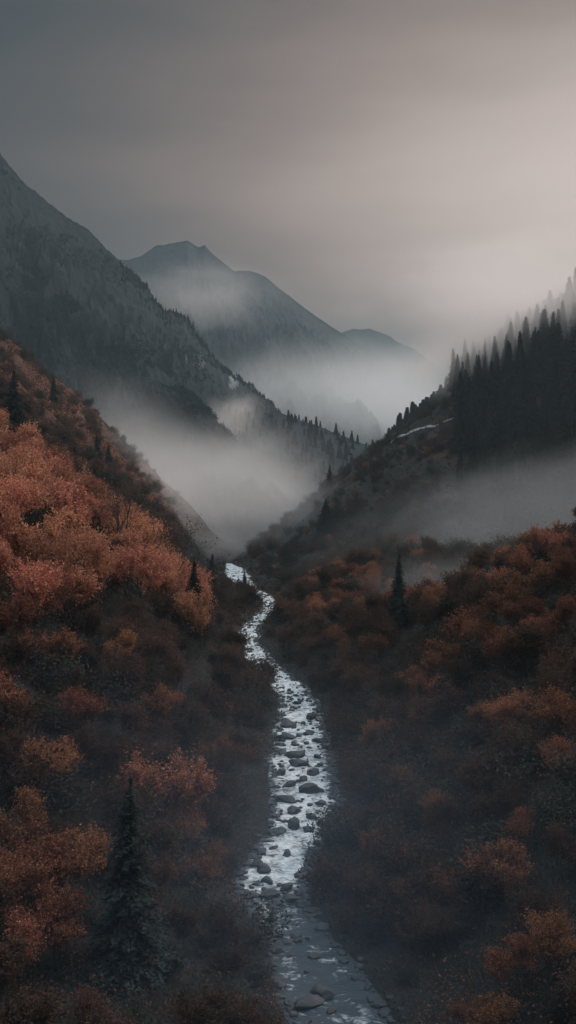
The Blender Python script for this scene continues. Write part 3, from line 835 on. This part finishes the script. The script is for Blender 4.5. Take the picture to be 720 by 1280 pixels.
# ------------------------------------------------------------------ pale track on the knoll
pt = []
for px, py in [(488, 556), (500, 549), (515, 541), (535, 534), (555, 530), (572, 524), (585, 516)]:
    q = hit(px, py, 0.0, 300, 700)
    if q: pt.append(q)
if len(pt) > 2:
    P = np.array(pt); tt = np.linspace(0, len(P) - 1, 60)
    X = np.interp(tt, range(len(P)), P[:, 0]); Y = np.interp(tt, range(len(P)), P[:, 1])
    dX, dY = np.gradient(X), np.gradient(Y); ln = np.hypot(dX, dY) + 1e-6
    nx, ny = -dY / ln, dX / ln
    V, cols = [], np.linspace(-0.8, 0.8, 5)
    for c in cols: V.append(np.stack([X + nx * c, Y + ny * c, H(X + nx * c, Y + ny * c) + 0.25], -1))
    V = np.stack(V, 1)
    me = make_mesh('path', V.reshape(-1, 3), grid_faces(60, 5), [4] * (59 * 4), plain_mat('gravel', (0.18, 0.18, 0.175), (0.32, 0.31, 0.30), 0.8), True)
    tag(link('path', me), 'thin pale track crossing the misty knoll below the forest', 'path', kind='structure')

# ------------------------------------------------------------------ air
def vol_mat(name, color, density, aniso=0.2):
    m, nt, out = newmat(name)
    v = N(nt, 'ShaderNodeVolumePrincipled'); v.inputs['Color'].default_value = (*color, 1)
    v.inputs['Density'].default_value = density; v.inputs['Anisotropy'].default_value = aniso
    nt.links.new(v.outputs[0], out.inputs['Volume'])
    return m, nt, v
hm, _, _ = vol_mat('haze_air', (0.66, 0.86, 0.94), 0.00014, 0.4)
x0, x1, y0, y1, z0, z1 = -4900, 5200, -700, 6200, -4, 470
bm = bmesh.new(); bmesh.ops.create_cube(bm, size=1)
for v in bm.verts: v.co = (x0 + (v.co.x + .5) * (x1 - x0), y0 + (v.co.y + .5) * (y1 - y0), z0 + (v.co.z + .5) * (z1 - z0))
me = bpy.data.meshes.new('haze'); bm.to_mesh(me); bm.free(); me.materials.append(hm)
tag(link('haze', me), 'thin blue grey haze filling the whole valley', 'haze', kind='stuff')

def mist(px, py, D, rx, ry, rz, dens, label, color=(0.95, 0.93, 0.92), tilt=(0, 0, 0), scale=2.2, seed=0.0):
    m, nt, v = vol_mat('mist', color, dens, 0.5)
    tc = N(nt, 'ShaderNodeTexCoord'); ln = N(nt, 'ShaderNodeVectorMath'); ln.operation = 'LENGTH'
    nt.links.new(tc.outputs['Object'], ln.inputs[0])
    nz = N(nt, 'ShaderNodeTexNoise'); nz.noise_dimensions = '4D'; nz.inputs['W'].default_value = seed
    nz.inputs['Scale'].default_value = scale; nz.inputs['Detail'].default_value = 5; nz.inputs['Roughness'].default_value = 0.55; nz.inputs['Distortion'].default_value = 0.6
    mpv = N(nt, 'ShaderNodeMapping'); nt.links.new(tc.outputs['Object'], mpv.inputs[0]); mpv.inputs['Scale'].default_value = (1, 1, 0.8)
    nt.links.new(mpv.outputs[0], nz.inputs['Vector'])
    f = N(nt, 'ShaderNodeMapRange'); f.interpolation_type = 'SMOOTHSTEP'
    r = math_n(nt, 'ADD', ln.outputs['Value'], math_n(nt, 'MULTIPLY', math_n(nt, 'SUBTRACT', nz.outputs[0], 0.5), 1.15))
    nt.links.new(r, f.inputs[0]); f.inputs[1].default_value = 0.1; f.inputs[2].default_value = 0.82; f.inputs[3].default_value = 1; f.inputs[4].default_value = 0
    d = math_n(nt, 'MULTIPLY', f.outputs[0], dens)
    nt.links.new(d, v.inputs['Density'])
    bm = bmesh.new(); bmesh.ops.create_icosphere(bm, subdivisions=3, radius=1.0)
    me = bpy.data.meshes.new('mist_bank'); bm.to_mesh(me); bm.free(); me.materials.append(m)
    o = link('mist_bank', me); o.location = at(px, py, D); o.scale = (rx, ry, rz); o.rotation_euler = tilt
    tag(o, label, 'mist', kind='stuff')
mist(280, 612, 490, 95, 135, 50, 0.0120, 'thick pale mist lying over the stream at the valley head', seed=1.0, scale=1.6, color=(0.97, 0.94, 0.92))
mist(288, 530, 740, 44, 70, 32, 0.020, 'warm pale mist bank caught behind the left spur', seed=2.0, color=(0.98, 0.93, 0.90), scale=1.6)
mist(455, 515, 1150, 280, 280, 130, 0.0085, 'broad pale mist filling the valley below the far peak', seed=3.0, scale=1.4, color=(0.95, 0.955, 0.95))
mist(655, 640, 250, 75, 70, 24, 0.0056, 'low mist band between the right mound and the dark forest', tilt=(0, -0.3, 0), seed=4.0, color=(0.88, 0.92, 0.94), scale=1.9)
mist(585, 452, 400, 46, 50, 22, 0.026, 'torn cloud wisp dragging over the lower treetops of the right hill', seed=15.0, color=(0.98, 0.93, 0.90), scale=1.3)
mist(655, 385, 385, 85, 60, 36, 0.040, 'pale cloud brushing the treetops on the right hill', seed=5.0, color=(0.98, 0.93, 0.90), scale=1.6)
mist(240, 375, 1330, 180, 120, 70, 0.0060, 'thin warm cloud veil across the face of the peak', seed=6.0, color=(0.98, 0.92, 0.89), scale=1.5)
mist(185, 565, 470, 75, 60, 42, 0.012, 'drifting mist on the foot of the left mountain', tilt=(0, 0.8, 0), seed=7.0, scale=1.8, color=(0.97, 0.94, 0.92))
mist(195, 612, 368, 44, 36, 24, 0.020, 'mist curling over the lower edge of the rust grass slope', tilt=(0, 0.7, 0), seed=12.0, scale=1.8, color=(0.97, 0.94, 0.92))
mist(470, 622, 375, 70, 42, 20, 0.008, 'wispy mist trailing over the misty knoll', tilt=(0, -0.35, 0), seed=8.0, scale=1.9)
mist(385, 640, 352, 46, 32, 18, 0.016, 'soft mist veiling the foot of the knoll behind the lone conifer', seed=13.0, color=(0.96, 0.94, 0.92), scale=1.7)
mist(600, 735, 180, 34, 26, 10, 0.012, 'grey mist pooled in the gully behind the near right mound', seed=11.0, color=(0.85, 0.9, 0.93), scale=1.6)
mist(283, 680, 372, 26, 30, 9, 0.014, 'low mist closing over the last visible bend of the stream', seed=9.0, scale=1.8, color=(0.95, 0.94, 0.93))
mist(360, 1200, 56, 60, 50, 32, 0.0055, 'thin blue mist added to lift the blacks of the near thicket', color=(0.52, 0.74, 0.98), scale=0.8, seed=10.0)  # added veil that lifts the near dark tones to blue grey

# ------------------------------------------------------------------ sky and sun
AZ, EL = math.radians(52), math.radians(34)
GLOW = (math.radians(21), math.radians(15))
world = bpy.data.worlds.new('World'); scene.world = world; world.use_nodes = True
nt = world.node_tree; nt.nodes.clear()
out = nt.nodes.new('ShaderNodeOutputWorld')
sky = nt.nodes.new('ShaderNodeTexSky'); sky.sky_type = 'NISHITA'; sky.sun_disc = False
sky.sun_elevation = EL; sky.sun_rotation = AZ; sky.air_density = 1.0; sky.dust_density = 3.0
bg1 = nt.nodes.new('ShaderNodeBackground'); bg1.inputs[1].default_value = 0.06
nt.links.new(sky.outputs[0], bg1.inputs[0])
tc = nt.nodes.new('ShaderNodeTexCoord')
VS = 2.9                                   # the glow is a flat band: it fades faster upwards than sideways
g = Vector((math.sin(GLOW[0]) * math.cos(GLOW[1]), math.cos(GLOW[0]) * math.cos(GLOW[1]), math.sin(GLOW[1]) * VS)).normalized()
st = nt.nodes.new('ShaderNodeVectorMath'); st.operation = 'MULTIPLY'; st.inputs[1].default_value = (1, 1, VS)
nt.links.new(tc.outputs['Generated'], st.inputs[0])
nm = nt.nodes.new('ShaderNodeVectorMath'); nm.operation = 'NORMALIZE'; nt.links.new(st.outputs[0], nm.inputs[0])
dot = nt.nodes.new('ShaderNodeVectorMath'); dot.operation = 'DOT_PRODUCT'; dot.inputs[1].default_value = g
nt.links.new(nm.outputs[0], dot.inputs[0])
ang = math_n(nt, 'ARCCOSINE', dot.outputs['Value'])
mp = nt.nodes.new('ShaderNodeMapping'); mp.inputs['Scale'].default_value = (1.6, 1.6, 7.5); mp.inputs['Rotation'].default_value = (0, -0.22, 0)
nt.links.new(tc.outputs['Generated'], mp.inputs[0])
nz = nt.nodes.new('ShaderNodeTexNoise'); nz.inputs['Scale'].default_value = 1.6; nz.inputs['Detail'].default_value = 4; nz.inputs['Roughness'].default_value = 0.45
nt.links.new(mp.outputs[0], nz.inputs['Vector'])
a2 = math_n(nt, 'ADD', ang, math_n(nt, 'MULTIPLY', math_n(nt, 'SUBTRACT', nz.outputs[0], 0.5), 0.20))
a3 = math_n(nt, 'DIVIDE', a2, math.radians(90))
cl = ramp(nt, a3, [(d_ / 90, c_) for d_, c_ in ((0, (.68, .55, .49)), (9, (.50, .40, .355)), (16, (.275, .198, .166)), (22, (.122, .090, .077)), (29, (.034, .037, .038)), (33, (.033, .036, .038)), (65, (.03, .037, .041)), (90, (.08, .1, .11)))], 'B_SPLINE')
sep = nt.nodes.new('ShaderNodeSeparateXYZ'); nt.links.new(tc.outputs['Generated'], sep.inputs[0])
zen = nt.nodes.new('ShaderNodeMapRange'); zen.interpolation_type = 'SMOOTHSTEP'; nt.links.new(sep.outputs['Z'], zen.inputs[0])
zen.inputs[1].default_value = 0.60; zen.inputs[2].default_value = 0.92; zen.inputs[3].default_value = 0; zen.inputs[4].default_value = 1
c = mixc(nt, zen.outputs[0], cl.outputs[0], (1.9, 2.15, 2.4))  # bright cool zenith out of view, added to light the ground
bg2 = nt.nodes.new('ShaderNodeBackground'); nt.links.new(c, bg2.inputs[0]); bg2.inputs[1].default_value = 1.0
mx = nt.nodes.new('ShaderNodeMixShader'); mx.inputs[0].default_value = 0.95
nt.links.new(bg1.outputs[0], mx.inputs[1]); nt.links.new(bg2.outputs[0], mx.inputs[2]); nt.links.new(mx.outputs[0], out.inputs[0])

sun = bpy.data.lights.new('sun', 'SUN'); sun.energy = 2.2; sun.angle = math.radians(12); sun.color = (1.0, 0.84, 0.74)
so = bpy.data.objects.new('sun', sun); COL.objects.link(so)
sd = Vector((math.sin(AZ) * math.cos(EL), math.cos(AZ) * math.cos(EL), math.sin(EL)))
so.rotation_euler = (-sd).to_track_quat('-Z', 'Y').to_euler(); so.location = (300, 300, 300)

# ------------------------------------------------------------------ camera and render settings
cam = bpy.data.cameras.new('camera'); co = bpy.data.objects.new('camera', cam); COL.objects.link(co)
cam.sensor_fit = 'VERTICAL'; cam.sensor_height = 24; cam.lens = 12 / (640 / F_PX)
cam.clip_start = 0.5; cam.clip_end = 20000
co.location = (0, 0, CAM_H); co.rotation_euler = (math.pi / 2 - PITCH, 0, 0)
scene.camera = co
scene.render.resolution_x, scene.render.resolution_y = 576, 1024
scene.view_settings.view_transform = 'Standard'; scene.view_settings.look = 'None'
scene.view_settings.exposure = 0.0; scene.view_settings.gamma = 1.0
cy = scene.cycles
cy.volume_bounces = 5; cy.max_bounces = 8; cy.diffuse_bounces = 2; cy.glossy_bounces = 2; cy.transmission_bounces = 2; cy.transparent_max_bounces = 8
cy.volume_step_rate = 1.0; cy.volume_max_steps = 128; cy.sample_clamp_indirect = 4
